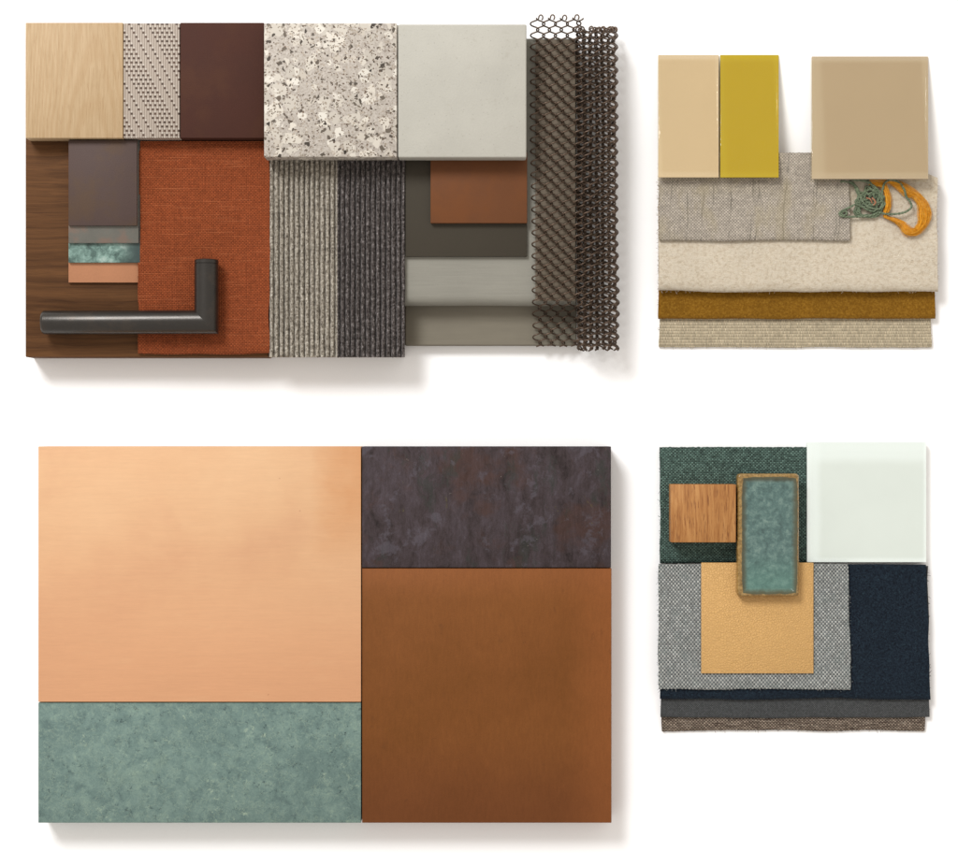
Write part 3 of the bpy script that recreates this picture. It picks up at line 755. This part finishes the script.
po = link('pink_strand', V, F, PINK_YARN, W(cxk, cyk, zf), bpy.data.objects['green_yarn'], smooth=True)
# amber roving loop
V = []; F = []
loop = [c3(380, 155), c3(440, 165), c3(490, 200), c3(520, 290), c3(515, 370), c3(500, 430), c3(560, 455), c3(625, 490), c3(670, 540), c3(730, 545), c3(780, 495), c3(800, 420), c3(785, 340), c3(735, 275), c3(665, 240), c3(610, 195), c3(540, 165), c3(470, 165)]
for q in range(270):
    fly = q > 175
    wd = 4.8 if not fly else 7.5
    oa = random.uniform(-1, 1)*wd; oz = abs(random.gauss(0, 1.3)); ph = random.uniform(0, 6)
    i0 = random.randint(0, 5) if q % 3 else 0; i1 = len(loop) - (random.randint(0, 5) if q % 2 else 0)
    cp = []
    for i in range(i0, i1):
        a = loop[max(0, i-1)]; b = loop[min(len(loop)-1, i+1)]
        t = Vector((b[0]-a[0], b[1]-a[1], 0)).normalized()
        wl = 0.55 + 0.45*math.sin(i*0.9+1.0)**2
        off = oa*wl*math.cos(i*0.25+ph*0.1) + random.uniform(-.5, .5)*(2.2 if fly else 1)
        z = zf + 1.0 + oz + random.random()*0.8
        x, y = loop[i][0]-t.y*off, loop[i][1]+t.x*off
        cp.append((x, y, z))
    pts = [W(p.x, p.y, p.z) for p in spline(cp, 6)]
    tube(V, F, pts, 0.13 if fly else random.uniform(0.18, 0.36), 4)
o = link('amber_roving', V, F, ORANGE_WOOL, W(905, 208, zf), smooth=True, angle=80); props(o, 'fuzzy loop of amber orange wool roving beside the green yarn', 'yarn')

# ------------------------------------------------------------------ large metal board
o = slab('copper_block', 38.3, 446.5, 361, 702, 0, 33, COPPER, bevel=0.5); props(o, 'large bright salmon copper panel with darker upper right corner', 'metal sample')
o = slab('verdigris_block', 38.3, 702.7, 361, 823, 0, 31.5, VERDIGRIS, bevel=0.5); props(o, 'mottled grey green verdigris panel below the bright copper', 'metal sample')
o = slab('patinated_metal_block', 362.1, 446.5, 611, 567.5, 0, 33, ZINC, bevel=0.5); props(o, 'dark purplish grey patinated metal panel with vertical streaks', 'metal sample')
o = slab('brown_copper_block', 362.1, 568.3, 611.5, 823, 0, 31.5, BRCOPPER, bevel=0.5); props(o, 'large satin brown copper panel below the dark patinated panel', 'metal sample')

# ------------------------------------------------------------------ lower right group
o = cloth('green_weave', 660, 447, 806.3, 563.2, 0.2, 8, 2.4, GREENW, seed=21, wob=0.7, fuzz=150, fray=0.7); props(o, 'dark green woven upholstery fabric behind the small wood block', 'fabric')
o = cloth('brown_tweed', 662, 566, 924, 731, 0.2, 3.7, 1.4, BTWEED, seed=22, wob=1.1, skew=0.5, fuzz=150, fray=0.7); props(o, 'brown and ivory tweed, lowest cloth of the dark fabric pile', 'fabric')
o = cloth('charcoal_twill', 661, 566, 928, 717.5, 4.0, 6.8, 1.2, GREYF, seed=23, wob=1.1, skew=1, fuzz=100); props(o, 'charcoal grey twill cloth between navy wool and brown tweed', 'fabric')
o = cloth('navy_wool', 660, 564.5, 926, 699, 7.1, 11, 1.8, NAVY, seed=24, wob=1.2, skew=4.5, fuzz=120); props(o, 'dark navy blue wool cloth spread under the grey tweed', 'fabric')
o = cloth('grey_tweed', 658.5, 564, 848, 689.5, 11.4, 14.2, 1.2, TWEED, seed=25, wob=0.8, skew=3.0, fuzz=150, fray=0.7); props(o, 'light grey salt and pepper tweed under the tan leather', 'fabric')
o = slab('tan_leather', 701.3, 562.7, 813.5, 673.5, 14.7, 16.2, LEATHER, bevel=0.3); props(o, 'square of tan grained leather lying on the grey tweed', 'leather')
o = slab('wood_block', 671, 484.5, 736, 542.5, 8.4, 30, FIR, bevel=0.6); props(o, 'small orange brown softwood block on the green fabric', 'wood sample')
# glass tile, large whitish
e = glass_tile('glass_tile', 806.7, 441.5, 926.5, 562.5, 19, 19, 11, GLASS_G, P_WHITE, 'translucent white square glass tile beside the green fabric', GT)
for o in list(bpy.data.objects):
    pass
# block of clear glass is thick: it stands on the table, its second pane below
e = [q for q in bpy.data.objects if q.get('label', '').startswith('translucent white')][0]
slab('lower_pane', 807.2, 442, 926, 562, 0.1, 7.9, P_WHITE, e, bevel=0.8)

# glazed tile with bronze rim
m = Mat('teal crackle glaze with bronze rim')
hx, hy = 31.0, 61.5
ax = m.math('SUBTRACT', hx, m.math('ABSOLUTE', m.x)); ay = m.math('SUBTRACT', hy, m.math('ABSOLUTE', m.y))
d = m.math('MINIMUM', ax, ay)
# rounded inner corner
dd_ = m.math('SUBTRACT', d, m.math('MULTIPLY', m.step(m.math('ADD', ax, ay), 20, 10), 1.2))
dn = m.math('ADD', dd_, m.math('MULTIPLY', m.math('SUBTRACT', m.noise(None, 0.12, 5, 0.75), 0.5), 3.4))
g = m.noise(m.warp(4, 0.2), 0.12, 6, 0.75)
teal = m.ramp(g, [(0.3, rgb(54, 80, 78)), (0.5, rgb(88, 119, 114)), (0.7, rgb(130, 156, 146))])
teal = m.mix(m.math('MULTIPLY', m.step(m.y, -10, -52), 0.45), teal, m.tint(rgb(96, 146, 130), g, 0.25))
teal = m.tint(teal, m.noise(None, 0.9, 3, 0.8), 0.18)
rim = m.ramp(m.noise(None, 0.3, 4, 0.7), [(0.3, rgb(112, 84, 38)), (0.5, rgb(156, 122, 64)), (0.7, rgb(194, 158, 98))])
c = m.ramp(m.math('DIVIDE', dn, 14.0), [(0.24, (0, 0, 0)), (0.28, (1, 1, 1))])
c = m.mix(c, rim, m.mix(m.math('MULTIPLY', m.step(dn, 10.5, 4.5), 0.9), teal, rgb(84, 80, 50)))
TILE = m.out(c, 0.2, 0.0, m.bump(g, 0.5), spec=0.5, coat=0.3)
V = []; F = []
nx, ny = 62, 124
def tile_h(dx):
    if dx < 2.6: return 11.5*math.sqrt(max(0, 1-((2.6-dx)/2.6)**2))*0.35 + 6.9*(1 if dx >= 0 else 0)
    t = min(1, max(0, (dx-4.6)/3.4)); t = t*t*(3-2*t)
    return 10.9 - 1.9*t
z0t = 16.6
for j in range(ny+1):
    for i in range(nx+1):
        u = -1+2*i/nx; v = -1+2*j/ny
        # denser towards the border
        x = hx*math.copysign(1-(1-abs(u))**1.35, u); y = hy*math.copysign(1-(1-abs(v))**1.35, v)
        ddx, ddy = hx-abs(x), hy-abs(y); rc = 4.0
        if ddx < rc and ddy < rc:
            dist = rc - math.hypot(rc-ddx, rc-ddy)
            if dist < 0:
                s_ = rc/math.hypot(rc-ddx, rc-ddy); x = math.copysign(hx-rc+(rc-ddx)*s_, x); y = math.copysign(hy-rc+(rc-ddy)*s_, y); dist = 0
        else: dist = min(ddx, ddy)
        hgt = tile_h(dist) + 0.25*mn.noise(Vector((x*0.15, y*0.15, 0)))
        wx = 0.4*mn.noise(Vector((y*0.05, 2, 0))) if ddx < 8 else 0
        V.append(W(768.0+x+wx, 535.0+y, z0t+hgt))
w = nx+1
for j in range(ny):
    for i in range(nx): F.append((j*w+i, j*w+i+1, (j+1)*w+i+1, (j+1)*w+i))
rimv = [i for i in range(w)] + [j*w+nx for j in range(1, ny+1)] + [ny*w+i for i in range(nx-1, -1, -1)] + [j*w for j in range(ny-1, 0, -1)]
b = len(V)
for q in rimv:
    vv = V[q].copy(); vv.z = z0t*S; V.append(vv)
n = len(rimv)
for i in range(n): F.append((rimv[i], rimv[(i+1) % n], b+(i+1) % n, b+i))
F.append(tuple(b+i for i in range(n)))
o = link('glazed_tile', V, F, TILE, W(768, 535, z0t), smooth=True, angle=60); props(o, 'teal glazed ceramic tile with raised bronze rim resting on tan leather', 'ceramic tile')
